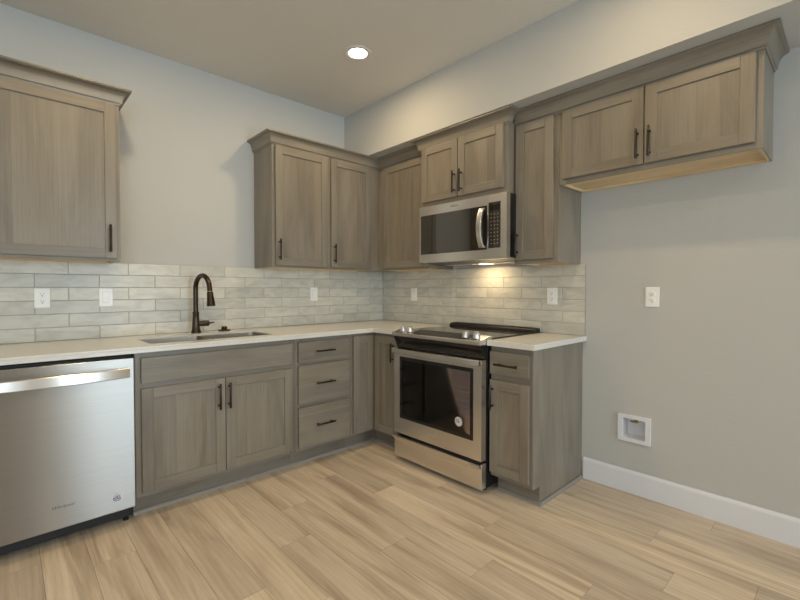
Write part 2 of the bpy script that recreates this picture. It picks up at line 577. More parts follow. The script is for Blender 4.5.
# ------------------------------------------------------------------ cabinet builders
ST = 0.055
def bar_pull(F, s, d, z, vertical, parent, length=0.152, mat='pull'):
    """bar pull on two posts; s, z its middle, d the front it sits on"""
    mb = MB()
    h = length / 2
    r = 0.0063
    for q in (-h + 0.022, h - 0.022):
        ps, pz = (s, z + q) if vertical else (s + q, z)
        mb.tube([F(ps, d - 0.0005, pz), F(ps, d + 0.028, pz)], [0.0055, 0.0042], 10)
    if vertical:
        mb.tube([F(s, d + 0.030, z - h), F(s, d + 0.030, z - h + 0.002), F(s, d + 0.030, z + h - 0.002), F(s, d + 0.030, z + h)], [r * .8, r, r, r * .8], 12)
    else:
        mb.tube([F(s - h, d + 0.030, z), F(s - h + 0.002, d + 0.030, z), F(s + h - 0.002, d + 0.030, z), F(s + h, d + 0.030, z)], [r * .8, r, r, r * .8], 12)
    return mb.build('handle', M[mat], parent)

def shaker(F, s0, s1, d0, z0, z1, parent, name='door', t=0.019):
    """five-piece door: rails and stiles in one mesh, the recessed panel of glued boards in another"""
    if s0 > s1:
        s0, s1 = s1, s0
    mb = MB()
    mb.box(F, s0, s0 + ST, d0, d0 + t, z0, z1, 'z'); mb.box(F, s1 - ST, s1, d0, d0 + t, z0, z1, 'z')
    mb.box(F, s0 + ST, s1 - ST, d0, d0 + t, z0, z0 + ST, 's'); mb.box(F, s0 + ST, s1 - ST, d0, d0 + t, z1 - ST, z1, 's')
    door = mb.build(name, M['cab'], parent, bevel=0.0021)
    p = MB()
    a, b = s0 + ST - 0.004, s1 - ST + 0.004
    x = a
    while x < b - 1e-6:
        wd = random.uniform(0.07, 0.13)
        e = b if b - x - wd < 0.05 else x + wd
        p.box(F, x, e, d0 + 0.002, d0 + t - 0.008, z0 + ST - 0.004, z1 - ST + 0.004, 'z', random.uniform(0.05, 0.95))
        x = e
    p.build('panel', M['cab'], door)
    return door

def slab(F, s0, s1, d0, z0, z1, parent, name='drawer', t=0.019):
    if s0 > s1:
        s0, s1 = s1, s0
    mb = MB()
    z = z0
    while z < z1 - 1e-6:
        wd = random.uniform(0.07, 0.12)
        e = z1 if z1 - z - wd < 0.05 else z + wd
        mb.box(F, s0, s1, d0, d0 + t, z, e, 's', random.uniform(0.15, 0.9))
        z = e
    bm = mb.bm
    bmesh.ops.remove_doubles(bm, verts=bm.verts, dist=1e-5)
    inner = [f for f in bm.faces if all(len(e.link_faces) > 2 for e in f.edges if abs(e.verts[0].co.z - e.verts[1].co.z) < 1e-6) and abs(max(v.co.z for v in f.verts) - min(v.co.z for v in f.verts)) < 1e-6]
    bmesh.ops.delete(bm, geom=inner, context='FACES_ONLY')
    return mb.build(name, M['cab'], parent, bevel=0.0021)

def frame(F, s0, s1, d0, d1, z0, z1, stl, str_, rb, rt, parent, mids=(), mid_s=()):
    """face frame: stiles, rails, optional middle rails (z0, z1) and middle stiles (s0, s1)"""
    if s0 > s1:
        s0, s1 = s1, s0
    mb = MB()
    mb.box(F, s0, s0 + stl, d0, d1, z0, z1, 'z', 0.45); mb.box(F, s1 - str_, s1, d0, d1, z0, z1, 'z', 0.45)
    mb.box(F, s0 + stl, s1 - str_, d0, d1, z0, z0 + rb, 's', 0.45); mb.box(F, s0 + stl, s1 - str_, d0, d1, z1 - rt, z1, 's', 0.45)
    for a, b in mids:
        mb.box(F, s0 + stl, s1 - str_, d0, d1, a, b, 's', 0.45)
    for a, b in mid_s:
        mb.box(F, a, b, d0, d1, z0 + rb, z1 - rt, 'z', 0.45)
    return mb.build('face_frame', M['cab'], parent, bevel=0.0008)

def wall_cab(F, s0, s1, dep, z0, z1, label, cat='cabinet'):
    """wall cabinet box: stained sides, top and back, pale recessed bottom, face frame"""
    if s0 > s1:
        s0, s1 = s1, s0
    loc = F((s0 + s1) / 2, 0, z0)
    t = thing('wall_cabinet', label, cat, loc)
    ff = dep - 0.019
    mb = MB()
    mb.box(F, s0, s0 + 0.006, 0.001, ff, z0, z1, 'z', 0.4); mb.box(F, s1 - 0.006, s1, 0.001, ff, z0, z1, 'z', 0.4)
    mb.box(F, s0 + 0.006, s1 - 0.006, 0.001, ff, z1 - 0.012, z1, 's'); mb.box(F, s0 + 0.006, s1 - 0.006, 0.001, 0.007, z0 + 0.02, z1 - 0.012, 'z')
    mb.build('body', M['cab'], t)
    mb = MB()
    mb.box(F, s0 + 0.006, s1 - 0.006, 0.007, ff, z0 + 0.014, z0 + 0.026, 's')
    mb.box(F, s0 + 0.006, s0 + 0.018, 0.002, ff, z0 + 0.0005, z0 + 0.014, 'd'); mb.box(F, s1 - 0.018, s1 - 0.006, 0.002, ff, z0 + 0.0005, z0 + 0.014, 'd')
    mb.box(F, s0 + 0.018, s1 - 0.018, 0.002, 0.018, z0 + 0.0005, z0 + 0.014, 's'); mb.box(F, s0 + 0.018, s1 - 0.018, ff - 0.0005, dep - 0.012, z0 - 0.0003, z0 + 0.014, 's')
    o = mb.build('bottom_panel', M['birch'], t)
    o['label'] = 'pale unfinished wood underside'
    return t, ff

UD = 0.298      # depth of the wall cabinets to the front of the face frame
ZU0, ZU1 = 1.372, 2.262
# left wall cabinet, above the dishwasher
t, ff = wall_cab(A, -2.845, -2.225, UD, ZU0, ZU1, 'grey-brown wall cabinet with one wide door, hanging above the dishwasher')
frame(A, -2.845, -2.225, ff, UD, ZU0, ZU1, .04, .04, .04, .05, t)
d = shaker(A, -2.826, -2.244, UD + .001, 1.386, 2.247, t)
bar_pull(A, -2.279, UD + .020, 1.496, True, d)
# two-door wall cabinet right of the faucet
t, ff = wall_cab(A, -1.299, -0.305, UD, ZU0, ZU1, 'grey-brown wall cabinet with two tall doors, hanging left of the room corner')
frame(A, -1.299, -0.299, ff, UD, ZU0, ZU1, .04, .10, .04, .05, t, mid_s=[(-.85, -.79)])
d = shaker(A, -1.279, -0.838, UD + .001, 1.386, 2.247, t)
bar_pull(A, -1.2555, UD + .020, 1.50, True, d)
d = shaker(A, -0.805, -0.402, UD + .001, 1.386, 2.247, t)
bar_pull(A, -0.8015 + 0.02, UD + .020, 1.495, True, d)
# one-door wall cabinet between the corner and the microwave
t, ff = wall_cab(B, -0.8955, -0.299, UD, ZU0, ZU1, 'grey-brown wall cabinet with one door, between the room corner and the microwave')
frame(B, -0.8955, -0.299, ff, UD, ZU0, ZU1, .03, .09, .04, .05, t)
d = shaker(B, -0.884, -0.382, UD + .001, 1.390, 2.247, t)
bar_pull(B, -0.857, UD + .020, 1.50, True, d)
# short two-door cabinet above the microwave, deeper than its neighbours
MC0, MC1, MD = -1.655, -0.897, 0.381
t, ff = wall_cab(B, MC0, MC1, MD, 1.822, 2.272, 'short two-door wall cabinet set forward directly above the microwave')
frame(B, MC0, MC1, ff, MD, 1.822, 2.272, .04, .04, .04, .03, t)
d = shaker(B, -1.262, -0.935 + .02, MD + .001, 1.860, 2.262, t)
bar_pull(B, -1.239, MD + .020, 1.960, True, d)
d = shaker(B, -1.630, -1.267, MD + .001, 1.860, 2.262, t)
bar_pull(B, -1.301, MD + .020, 1.960, True, d)
# narrow tall wall cabinet right of the microwave
t, ff = wall_cab(B, -1.954, -1.6565, UD, ZU0, ZU1, 'narrow one-door wall cabinet directly right of the microwave')
frame(B, -1.954, -1.6565, ff, UD, ZU0, ZU1, .04, .02, .04, .05, t)
d = shaker(B, -1.923, -1.671, UD + .001, 1.398, 2.250, t)
bar_pull(B, -1.690, UD + .020, 1.502, True, d)
# wide short cabinet over the empty refrigerator space
t, ff = wall_cab(B, -2.882, -1.956, UD, 1.829, ZU1, 'wide short two-door wall cabinet above the empty refrigerator space on the right')
frame(B, -2.882, -1.956, ff, UD, 1.829, ZU1, .04, .04, .035, .04, t, mid_s=[(-2.44, -2.39)])
d = shaker(B, -2.412, -1.980, UD + .001, 1.856, 2.250, t)
bar_pull(B, -2.387, UD + .020, 1.958, True, d)
d = shaker(B, -2.856, -2.419, UD + .001, 1.856, 2.250, t)
bar_pull(B, -2.4435, UD + .020, 1.958, True, d)

# crown mouldings
def crown_profile(dz=0.0):
    pts = [(0.0, 2.252), (0.005, 2.252), (0.007, 2.260), (0.013, 2.263)]
    for i in range(7):
        a = i / 6 * math.pi / 2
        pts.append((0.014 + 0.034 * (1 - math.cos(a)), 2.266 + 0.057 * math.sin(a)))
    pts += [(0.049, 2.326), (0.0545, 2.328), (0.0545, 2.337), (0.0, 2.337)]
    return [(o, z + dz) for o, z in pts]
CP = crown_profile()
E2 = 0.0005
def crown(label, path, prof=CP):
    o = MB().sweep(prof, path, 0.45, smooth=True).build('crown_molding', M['cab'], sharp=28)
    return tag(o, label, 'molding')
crown('crown moulding along the top of the left wall cabinet above the dishwasher',
      [((-2.845, -0.001), (-1, 0)), ((-2.845, -UD - E2), (-1, -1)), ((-2.2245, -UD - E2), (1, -1)), ((-2.2245, -0.001), (1, 0))])
crown('crown moulding wrapping the two-door cabinet and turning the room corner',
      [((-1.2995, -0.001), (-1, 0)), ((-1.2995, -UD - E2), (-1, -1)), ((-UD - E2, -UD - E2), (-1, -1)), ((-UD - E2, -0.8955), (-1, 0))])
MP = [(o * 1.15, z + 0.0) for o, z in crown_profile()]
crown('crown moulding stepping forward above the cabinet over the microwave',
      [((-UD - 0.0565, MC1 + .0005), (0, 1)), ((-MD - E2, MC1 + .0005), (-1, 1)), ((-MD - E2, MC0 - .0005), (-1, -1)), ((-UD - 0.051, MC0 - .0005), (0, -1))], MP)
crown('long crown moulding right of the microwave, ending past the refrigerator space',
      [((-UD - E2, MC0 - 0.0015), (-1, 0)), ((-UD - E2, -2.8825), (-1, -1)), ((-0.001, -2.8825), (0, -1))])

# ------------------------------------------------------------------ base cabinets
BD = 0.610
ZT, ZB = 0.882, 0.114
def base_cab(F, s0, s1, label):
    if s0 > s1:
        s0, s1 = s1, s0
    t = thing('base_cabinet', label, 'cabinet', F((s0 + s1) / 2, 0, 0))
    return t

def carcass(F, s0, s1, parent, right=None, toe=True):
    mb = MB()
    if s0 > s1:
        s0, s1 = s1, s0
    mb.box(F, s0, s0 + .012, 0.001, BD - .019, ZB, ZT, 'z'); mb.box(F, s1 - .012, s1, 0.001, BD - .019, ZB, ZT, 'z')
    mb.box(F, s0 + .012, s1 - .012, 0.001, BD - .019, ZB, ZB + .012, 's'); mb.box(F, s0 + .012, s1 - .012, 0.001, 0.013, ZB + .012, ZT, 'z')
    mb.build('body', M['cab'], parent)
    if toe:
        bx(F, s0, s1, 0.52, 0.535, 0.0, ZB - .0005, 's', 0.15).build('toe_kick', M['cab'], parent)

# sink cabinet
S0, S1 = -2.226, -1.299
t = base_cab(A, S0, S1, 'grey-brown base cabinet with two doors and a false drawer front, under the sink')
carcass(A, S0, S1, t)
frame(A, S0, S1, BD - .019, BD, ZB, ZT, .04, .04, .038, .04, t, mids=[(.68, .73)])
slab(A, -2.199, -1.327, BD + .001, .718, .853, t, 'false_front')
d = shaker(A, -2.199, -1.7655, BD + .001, .140, .690, t)
bar_pull(A, -1.804, BD + .020, .587, True, d)
d = shaker(A, -1.7615, -1.327, BD + .001, .140, .690, t)
bar_pull(A, -1.7465, BD + .020, .587, True, d)
# three-drawer cabinet
D0, D1 = -1.297, -0.840
t = base_cab(A, D0, D1, 'grey-brown base cabinet with three stacked drawers, between sink and corner')
carcass(A, D0, D1, t)
frame(A, D0, D1, BD - .019, BD, ZB, ZT, .04, .03, .038, .04, t, mids=[(.40, .45), (.68, .73)])
for z0, z1, zh in ((.715, .855, .787), (.436, .694, .567), (.140, .411, .279)):
    d = slab(A, -1.279, -0.858, BD + .001, z0, z1, t)
    bar_pull(A, -1.079, BD + .020, zh, False, d)
# corner cabinet with a folding door
t = thing('base_cabinet', 'L-shaped corner base cabinet with a folding door, left of the range', 'cabinet', (-0.4, -0.4, 0))
mb = MB()
mb.box(A, -0.838, -0.001, 0.001, BD - .019, ZB, ZT, 'z'); mb.box(B, -0.926, -BD + .019, 0.001, BD - .019, ZB, ZT, 'z')
mb.build('body', M['cab'], t)
mb = MB()
mb.box(A, -0.838, -0.535, 0.52, 0.535, 0, ZB - .0005, 's', 0.15); mb.box(B, -0.926, -0.535, 0.52, 0.535, 0, ZB - .0005, 's', 0.15)
mb.build('toe_kick', M['cab'], t)
mb = MB()
mb.box(A, -0.838, -0.818, BD - .019, BD, ZB, ZT, 'z', .45); mb.box(A, -0.818, -BD, BD - .019, BD, ZT - .03, ZT, 's', .45); mb.box(A, -0.818, -BD, BD - .019, BD, ZB, ZB + .02, 's', .45)
mb.box(B, -0.926, -0.903, BD - .019, BD, ZB, ZT, 'z', .45); mb.box(B, -0.903, -BD, BD - .019, BD, ZT - .03, ZT, 's', .45); mb.box(B, -0.903, -BD, BD - .019, BD, ZB, ZB + .02, 's', .45)
mb.build('face_frame', M['cab'], t)
shaker(A, -0.822, -0.632, BD + .001, .130, .860, t)
d = shaker(B, -0.905, -0.634, BD + .001, .130, .860, t)
bar_pull(B, -0.855, BD + .020, .748, True, d, .140)
# end cabinet right of the range
E0, E1 = -1.972, -1.697
t = base_cab(B, E0, E1, 'narrow end base cabinet with one drawer over one door, right of the range')
mb = MB()
mb.box(B, E1 - .012, E1, 0.001, BD - .019, ZB, ZT, 'z'); mb.box(B, E0 + .007, E0 + .019, 0.001, BD - .019, ZB, ZT, 'z')
mb.box(B, E0 + .019, E1 - .012, 0.001, BD - .019, ZB, ZB + .012, 's'); mb.box(B, E0 + .019, E1 - .012, 0.001, .013, ZB + .012, ZT, 'z')
mb.build('body', M['cab'], t)
bx(B, E0 + .007, E1, 0.52, 0.535, 0, ZB - .0005, 's', .15).build('toe_kick', M['cab'], t)
pn = MB()
pn.prism(B, [(0.001, 0), (0.535, 0), (0.535, ZB - .008), (BD, ZB - .008), (BD, ZT), (0.001, ZT)], E0, E0 + .006, 'z', 0.4)
o = pn.build('side_panel', M['cab'], t, bevel=0.0008)
frame(B, E0 + .0065, E1, BD - .019, BD, ZB - .004, ZT, .03, .02, .03, .035, t, mids=[(.675, .725)])
d = slab(B, -1.954, -1.700, BD + .001, .717, .851, t)
bar_pull(B, -1.822, BD + .020, .779, False, d)
d = shaker(B, -1.954, -1.700, BD + .001, .135, .683, t)
bar_pull(B, -1.7235, BD + .020, .581, True, d, .142)

# ------------------------------------------------------------------ countertops with the sink cut-out
CZ0, CZ1, CD = 0.8825, 0.914, 0.6505
KX0, KX1, KY0, KY1 = -2.135, -1.402, 0.195, 0.538
t = MB()
def rect_plate(mb, outer, holes, z0, z1):
    """flat slab: outer and hole loops in (x, y)"""
    from mathutils.geometry import tessellate_polygon
    loops = [[Vector((x, y, 0)) for x, y in lp] for lp in [outer] + holes]
    flat = [p for lp in loops for p in lp]
    tris = tessellate_polygon(loops)
    top = [mb.bm.verts.new((p.x, p.y, z1)) for p in flat]
    bot = [mb.bm.verts.new((p.x, p.y, z0)) for p in flat]
    for tr in tris:
        mb.face([top[i] for i in tr], [(flat[i].x, flat[i].y) for i in tr], .5)
        mb.face([bot[i] for i in tr][::-1], [(0, 0)] * 3, .5)
    b = 0
    for lp in loops:
        n = len(lp)
        for i in range(n):
            j = (i + 1) % n
            mb.face([top[b + i], top[b + j], bot[b + j], bot[b + i]], [(0, 0)] * 4, .5)
        b += n
def rounded(x0, x1, y0, y1, r, n=6):
    out = []
    for cx, cy, a0 in ((x1 - r, y1 - r, 0), (x0 + r, y1 - r, 90), (x0 + r, y0 + r, 180), (x1 - r, y0 + r, 270)):
        for i in range(n + 1):
            a = math.radians(a0 + 90 * i / n)
            out.append((cx + r * math.cos(a), cy + r * math.sin(a)))
    return out
TH = 0.008   # tile stands this far off the wall
mb = MB()
rect_plate(mb, [(-2.875, -0.001), (-2.875, -CD), (-CD, -CD), (-CD, -0.9285), (-0.001, -0.9285), (-0.001, -0.001)], [rounded(KX0, KX1, -KY1, -KY0, 0.03)], CZ1 - .012, CZ1)
rect_plate(mb, [(-2.875, -CD + .04), (-2.875, -CD), (-CD, -CD), (-CD, -0.9285), (-CD + .04, -0.9285), (-CD + .04, -CD + .04)], [], CZ0, CZ1 - .012)
tag(mb.build('countertop', M['quartz'], bevel=0.002), 'long L-shaped white quartz countertop with a sink cut-out', 'countertop')
mb = MB()
mb.box(B, -1.998, -1.6935, 0.001, CD, CZ0, CZ1)
tag(mb.build('countertop', M['quartz'], bevel=0.002), 'small white quartz countertop right of the range', 'countertop')

# end panel left of the dishwasher carries the counter
o = bx(A, -2.872, -2.852, 0.001, BD, 0, ZT, 'z').build('end_panel', M['cab'], bevel=.001)
tag(o, 'stained wood end panel at the left side of the dishwasher', 'panel')

# sink: undermount, two bowls
t = thing('kitchen_sink', 'undermount stainless steel sink below the cut-out in the countertop', 'sink', ((KX0 + KX1) / 2, -(KY0 + KY1) / 2, CZ0))
def bowl(x0, x1, y0, y1, ztop, zbot):
    mb = MB()
    rr = []
    for inset, z in ((0, ztop), (0.004, ztop - .05), (0.008, zbot + .03), (0.016, zbot + .01), (0.035, zbot)):
        rr.append([Vector((x, y, z)) for x, y in rounded(x0 + inset, x1 - inset, y0 + inset, y1 - inset, 0.035)])
    for off, z in ((0.03, zbot - .003), (0.010, zbot + .008), (0.002, zbot + .03), (-0.002, ztop - .05), (-0.006, ztop)):
        rr.append([Vector((x, y, z)) for x, y in rounded(x0 + off, x1 - off, y0 + off, y1 - off, 0.035)])
    mb.rings(rr, caps=False)
    bm = mb.bm
    bm.verts.ensure_lookup_table()
    n = len(rr[0])
    for k in (4, 5):
        try:
            bm.faces.new([bm.verts[k * n + i] for i in range(n)])
        except ValueError:
            pass
    for i in range(n):
        j = (i + 1) % n
        try:
            bm.faces.new([bm.verts[i], bm.verts[j], bm.verts[9 * n + j], bm.verts[9 * n + i]])
        except ValueError:
            pass
    return mb
# rounded() counts y upward; the bowl is one large basin with a low divider
bowl(KX0 - .004, -1.775, -KY1 - .004, -KY0 + .004, CZ1 - .0125, 0.70).build('bowl', M['sinksteel'], t)
bowl(-1.760, KX1 + .004, -KY1 - .004, -KY0 + .004, CZ1 - .0125, 0.70).build('bowl', M['sinksteel'], t)
for cx in (-1.957, -1.58):
    MB().lathe((cx, -(KY0 + KY1) / 2, .7005), [(0.045, 0), (0.045, .003), (0.036, .004), (0.033, .0015), (0.006, .0015), (0.004, .008)], 28).build('drain', M['chrome'], t)

# faucet
FX, FY = -1.757, -0.088
t = thing('kitchen_faucet', 'dark bronze pull-down gooseneck faucet standing behind the sink', 'faucet', (FX, FY, CZ1))
MB().lathe((FX, FY, CZ1), [(0.0315, 0), (0.0315, .008), (0.0295, .012), (0.0265, .02), (0.0240, .05), (0.0215, .09), (0.0195, .128), (0.0210, .133), (0.0210, .141), (0.0185, .146)], 32).build('base', M['bronze'], t)
dirv = Vector((0.16, -0.98, 0)).normalized()
pts = [Vector((FX, FY, CZ1 + .144)), Vector((FX, FY, CZ1 + .24))]
zc, R = CZ1 + .298, 0.092
pts.append(Vector((FX, FY, zc - .03)))
for i in range(0, 25):
    a = math.pi * (i / 24) * 0.97
    pts.append(Vector((FX, FY, zc)) + dirv * (R - R * math.cos(a)) + Vector((0, 0, R * math.sin(a))))
pts.append(pts[-1] + (pts[-1] - pts[-2]).normalized() * .022)
MB().tube(pts, 0.0158, 18).build('spout', M['bronze'], t)
e = pts[-1]; tn = (pts[-1] - pts[-2]).normalized()
hd = MB().tube([e - tn * .002, e + tn * .004, e + tn * .01, e + tn * .03, e + tn * .085, e + tn * .097, e + tn * .098], [.015, .017, .0195, .0205, .026, .0275, .024], 24).build('spray_head', M['bronze'], t)
MB().tube([e + tn * .000, e + tn * .006], [.0162, .0172], 20).build('collar', M['chrome'], hd)
lv = MB()
lv.tube([(FX + .015, FY, CZ1 + .062), (FX + .055, FY, CZ1 + .062), (FX + .082, FY, CZ1 + .062), (FX + .087, FY, CZ1 + .062)], [.0165, .0195, .0195, .014], 20)
lv.tube([(FX + .080, FY, CZ1 + .063), (FX + .095, FY - .003, CZ1 + .064), (FX + .120, FY - .008, CZ1 + .068)], [.0065, .0055, .0038], 12)
lv.build('lever', M['bronze'], t)
t = thing('soap_dispenser', 'small dark bronze cap on the counter right of the faucet', 'dispenser', (-1.556, -0.062, CZ1))
MB().lathe((-1.556, -.062, CZ1), [(0.043, 0), (0.043, .004), (0.036, .009), (0.017, .011)], 28).build('base', M['bronze'], t)
MB().lathe((-1.556, -.062, CZ1), [(0.017, .009), (0.019, .013), (0.019, .026), (0.015, .031), (0.004, .033)], 24).build('cap', M['bronze'], t)

# ------------------------------------------------------------------ tiled backsplashes
TZ0, TZ1 = 0.9145, 1.3775
def backsplash(F, a, b, off_top, off_row, label):
    t = thing('tile_backsplash', label, 'backsplash', F((a + b) / 2, 0, TZ0))
    bx(F, a, b, 0.001, TH - .0025, TZ0, TZ1).build('grout', M['grout'], t)
    rows = 6
    rh = (TZ1 - TZ0) / rows
    mb = MB()
    g = 0.0018
    for r in range(rows):
        z1 = TZ1 - r * rh
        z0 = z1 - rh
        o = off_top if r % 2 == 0 else off_row
        x = o + math.floor((a - o) / .303) * .303
        while x < b:
            x0, x1 = max(x, a), min(x + .303, b)
            if x1 - x0 > .012:
                tint = random.betavariate(1.7, 1.3)
                # hand-made edge: the outline wanders by under a millimetre
                o1, o2 = random.uniform(0, 40), random.uniform(0, 40)
                n = 7
                jit = lambda: random.uniform(-.0007, .0007)
                lo = [(x0 + g + (x1 - x0 - 2 * g) * i / n, z0 + g + jit()) for i in range(n + 1)]
                hi = [(x0 + g + (x1 - x0 - 2 * g) * i / n, z1 - g + jit()) for i in range(n, -1, -1)]
                loop = lo + hi
                bk = [mb.bm.verts.new(F(s, TH - .004, z)) for s, z in loop]
                cx, cz = (x0 + x1) / 2, (z0 + z1) / 2
                md = [mb.bm.verts.new(F(s, TH - .0012, z)) for s, z in loop]
                ins = lambda v, c, k: v + (k if v < c else -k)
                fr = [mb.bm.verts.new(F(ins(s, cx, .0014), TH, ins(z, cz, .0014))) for s, z in loop]
                uvl = [(s - x0 + o1, z - z0 + o2) for s, z in loop]
                m_ = len(loop)
                for q, w_ in ((bk, md), (md, fr)):
                    for i in range(m_):
                        j = (i + 1) % m_
                        mb.face([q[i], q[j], w_[j], w_[i]], [uvl[i], uvl[j], uvl[j], uvl[i]], tint)
                mb.face(fr, uvl, tint)
            x += .303
    mb.build('tiles', M['tile'], t)
    return t
backsplash(A, -2.95, -0.0005, -2.438, -2.288, 'grey glazed brick tile backsplash on the left wall behind the sink')
t = backsplash(B, -1.988, -TH - .0005, -0.322 - .303 * 6, -0.171 - .303 * 6, 'grey glazed brick tile backsplash on the right wall behind the range')
bx(B, -1.991, -1.9885, 0.001, TH + .0005, TZ0, TZ1).build('edge_trim', M['grout'], t)

# ------------------------------------------------------------------ dishwasher
DX0, DX1 = -2.846, -2.2345
DF = 0.650
t = thing('dishwasher', 'stainless steel dishwasher with a curved bar handle, under the left counter end', 'dishwasher', ((DX0 + DX1) / 2, -0.3, 0))
bx(A, DX0 + .004, DX1 - .002, 0.03, 0.60, 0.10, 0.872).build('body', M['matte_black'], t, bevel=.003)
door = bx(A, DX0, DX1, 0.602, DF, 0.093, 0.863).build('door', M['steel_dw'], t, bevel=.004, seg=3)
def bowed_bar(F, s0, s1, d0, bow, z0, z1, thick, n=16, zbow=0.0, dc=0.012):
    """flat strap handle, bowed outward, its section a soft-cornered rectangle"""
    sec = []
    for i in range(n + 1):
        q = i / n
        s = s0 + (s1 - s0) * q
        b = math.sin(math.pi * q)
        d = d0 + bow * (b ** 0.7 if b > 0 else 0)
        zz = zbow * b
        c = min(thick, z1 - z0) * .3
        loop = [(d, z0 + c + zz), (d + c, z0 + zz), (d + thick - c, z0 + zz), (d + thick, z0 + c + zz), (d + thick, z1 - c + zz), (d + thick - c, z1 + zz), (d + c, z1 + zz), (d, z1 - c + zz)]
        sec.append([Vector(F(s, a_, b_)) for a_, b_ in loop])
    return sec
h = MB().rings(bowed_bar(A, DX0 + .022, DX1 - .022, DF + .004, .030, .766, .816, .014))
h.box(A, DX0 + .022, DX0 + .034, DF - .001, DF + .012, .768, .814); h.box(A, DX1 - .034, DX1 - .022, DF - .001, DF + .012, .768, .814)
h.build('handle', M['steel'], door, sharp=25)
text_mesh('logo', 'Whirlpool', .0205, A, -2.531, DF, .197, 1, M['grey_text'], door, shear=.35)
st = MB().lathe((-2.316, -DF - .0004, .1665), [(0.021, -.0002), (0.021, .0002)], 28, 'y', smooth=False).build('sticker', M['white_print'], door)
st['label'] = 'small round white sticker with red and blue print'
bx(A, DX0 + .006, DX1 - .004, 0.50, 0.575, 0.022, 0.0985).build('kick_plate', M['matte_black'], t, bevel=.002)
for fx in (DX0 + .06, DX1 - .03):
    MB().lathe((fx, -.56, 0), [(.014, 0), (.014, .008), (.006, .009), (.006, .03)], 14).build('foot', M['matte_black'], t)
# print on the sticker: blue letter ring and swirl mark
def arc_strip(F, cs, cz, d, r0, r1, a0, a1, flip, n=14):
    mb = MB()
    ring = []
    for i in range(n + 1):
        a = math.radians(a0 + (a1 - a0) * i / n)
        ring.append([Vector(F(cs + flip * r * math.cos(a), d + l, cz + r * math.sin(a))) for r, l in ((r0, 0), (r1, 0), (r1, .0003), (r0, .0003))])
    return mb.rings(ring, smooth=False)
def sticker_marks(parent):
    text_mesh('printed_words', 'AMERICAN', .0082, A, -2.316, DF + .0006, .1665, 1, M['grey_text'], parent, arc=.0145)
    arc_strip(A, -2.316, .1665, DF + .0006, .0145, .0185, 170, 350, 1).build('printed_ring', M['blue_print'], parent)
    arc_strip(A, -2.3205, .1650, DF + .0006, .0038, .0078, 0, 355, 1).build('printed_swirl', M['blue_print'], parent)
    arc_strip(A, -2.3115, .1665, DF + .0006, .0045, .0085, 20, 190, 1).build('printed_swirl', M['red_print'], parent)
    arc_strip(A, -2.3115, .1650, DF + .0006, .0034, .0072, 200, 380, 1).build('printed_swirl', M['blue_print'], parent)
# keep thing > part > sub-part: the sticker hangs on the dishwasher itself
st.parent = t
sticker_marks(st)

# ------------------------------------------------------------------ range
R0, R1 = -1.6900, -0.9320
RF = 0.693
t = thing('stove', 'stainless steel slide-in electric range with black glass top and oven window', 'stove', (-0.35, (R0 + R1) / 2, 0))
mb = MB()     # body: black sides, oven cavity left open at the front
mb.box(B, R0, R0 + .02, 0.03, 0.640, 0.035, 0.905); mb.box(B, R1 - .02, R1, 0.03, 0.640, 0.035, 0.905)
mb.box(B, R0 + .02, R1 - .02, 0.03, 0.05, 0.035, 0.905); mb.box(B, R0 + .02, R1 - .02, 0.05, 0.640, 0.035, 0.19)
mb.box(B, R0 + .02, R1 - .02, 0.05, 0.640, 0.80, 0.905)
mb.build('body', M['black'], t, bevel=.002)
mb = MB()
cy0, cy1 = R0 + .06, R1 - .06
mb.box(B, cy0, cy1, 0.12, 0.13, 0.25, 0.775); mb.box(B, cy0 - .01, cy0, 0.12, 0.638, 0.25, 0.775); mb.box(B, cy1, cy1 + .01, 0.12, 0.638, 0.25, 0.775)
mb.box(B, cy0, cy1, 0.13, 0.638, 0.24, 0.25); mb.box(B, cy0, cy1, 0.13, 0.638, 0.775, 0.785)
for z in (.36, .45, .54, .63):
    mb.box(B, cy0, cy0 + .012, 0.14, 0.62, z, z + .012); mb.box(B, cy1 - .012, cy1, 0.14, 0.62, z, z + .012)
mb.build('oven_cavity', M['enamel'], t)
def rack(z):
    mb = MB()
    y0, y1, x0, x1 = cy0 + .016, cy1 - .016, 0.15, 0.60
    mb.tube([B(y0, x0, z), B(y0, x1, z), B(y1, x1, z), B(y1, x0, z), B(y0, x0, z)], .0045, 6)
    mb.tube([B(y0, x1 - .02, z + .028), B(y1, x1 - .02, z + .028)], .0055, 6)
    for i in range(1, 22):
        y = y0 + (y1 - y0) * i / 22
        mb.tube([B(y, x0, z), B(y, x1, z)], .0016, 5)
    for i in range(1, 4):
        d_ = x0 + (x1 - x0) * i / 4
        mb.tube([B(y0, d_, z - .003), B(y1, d_, z - .003)], .003, 6)
    return mb.build('oven_rack', M['rackwire'], t)
rack(.475); rack(.565)
# oven door: steel frame around a glass window
mb = MB()
g0, g1, gz0, gz1 = -1.629, -0.991, .312, .744
zD0, zD1 = .203, .797
mb.box(B, R0 + .002, g0, .648, RF, zD0, zD1); mb.box(B, g1, R1 - .002, .648, RF, zD0, zD1)
mb.box(B, g0, g1, .648, RF, zD0, gz0); mb.box(B, g0, g1, .648, RF, gz1, zD1)
bmesh.ops.remove_doubles(mb.bm, verts=mb.bm.verts, dist=1e-5)
door = mb.build('oven_door', M['steel'], t)
rim = MB()
rim.box(B, g0, g0 + .024, .670, RF + .0006, gz0, gz1); rim.box(B, g1 - .024, g1, .670, RF + .0006, gz0, gz1)
rim.box(B, g0 + .024, g1 - .024, .670, RF + .0006, gz0, gz0 + .022); rim.box(B, g0 + .024, g1 - .024, .670, RF + .0006, gz1 - .024, gz1)
rim.build('window_border', M['glass_black'], door)
bx(B, g0 + .024, g1 - .024, .682, RF, gz0 + .022, gz1 - .024).build('window_glass', M['oven_glass'], door)
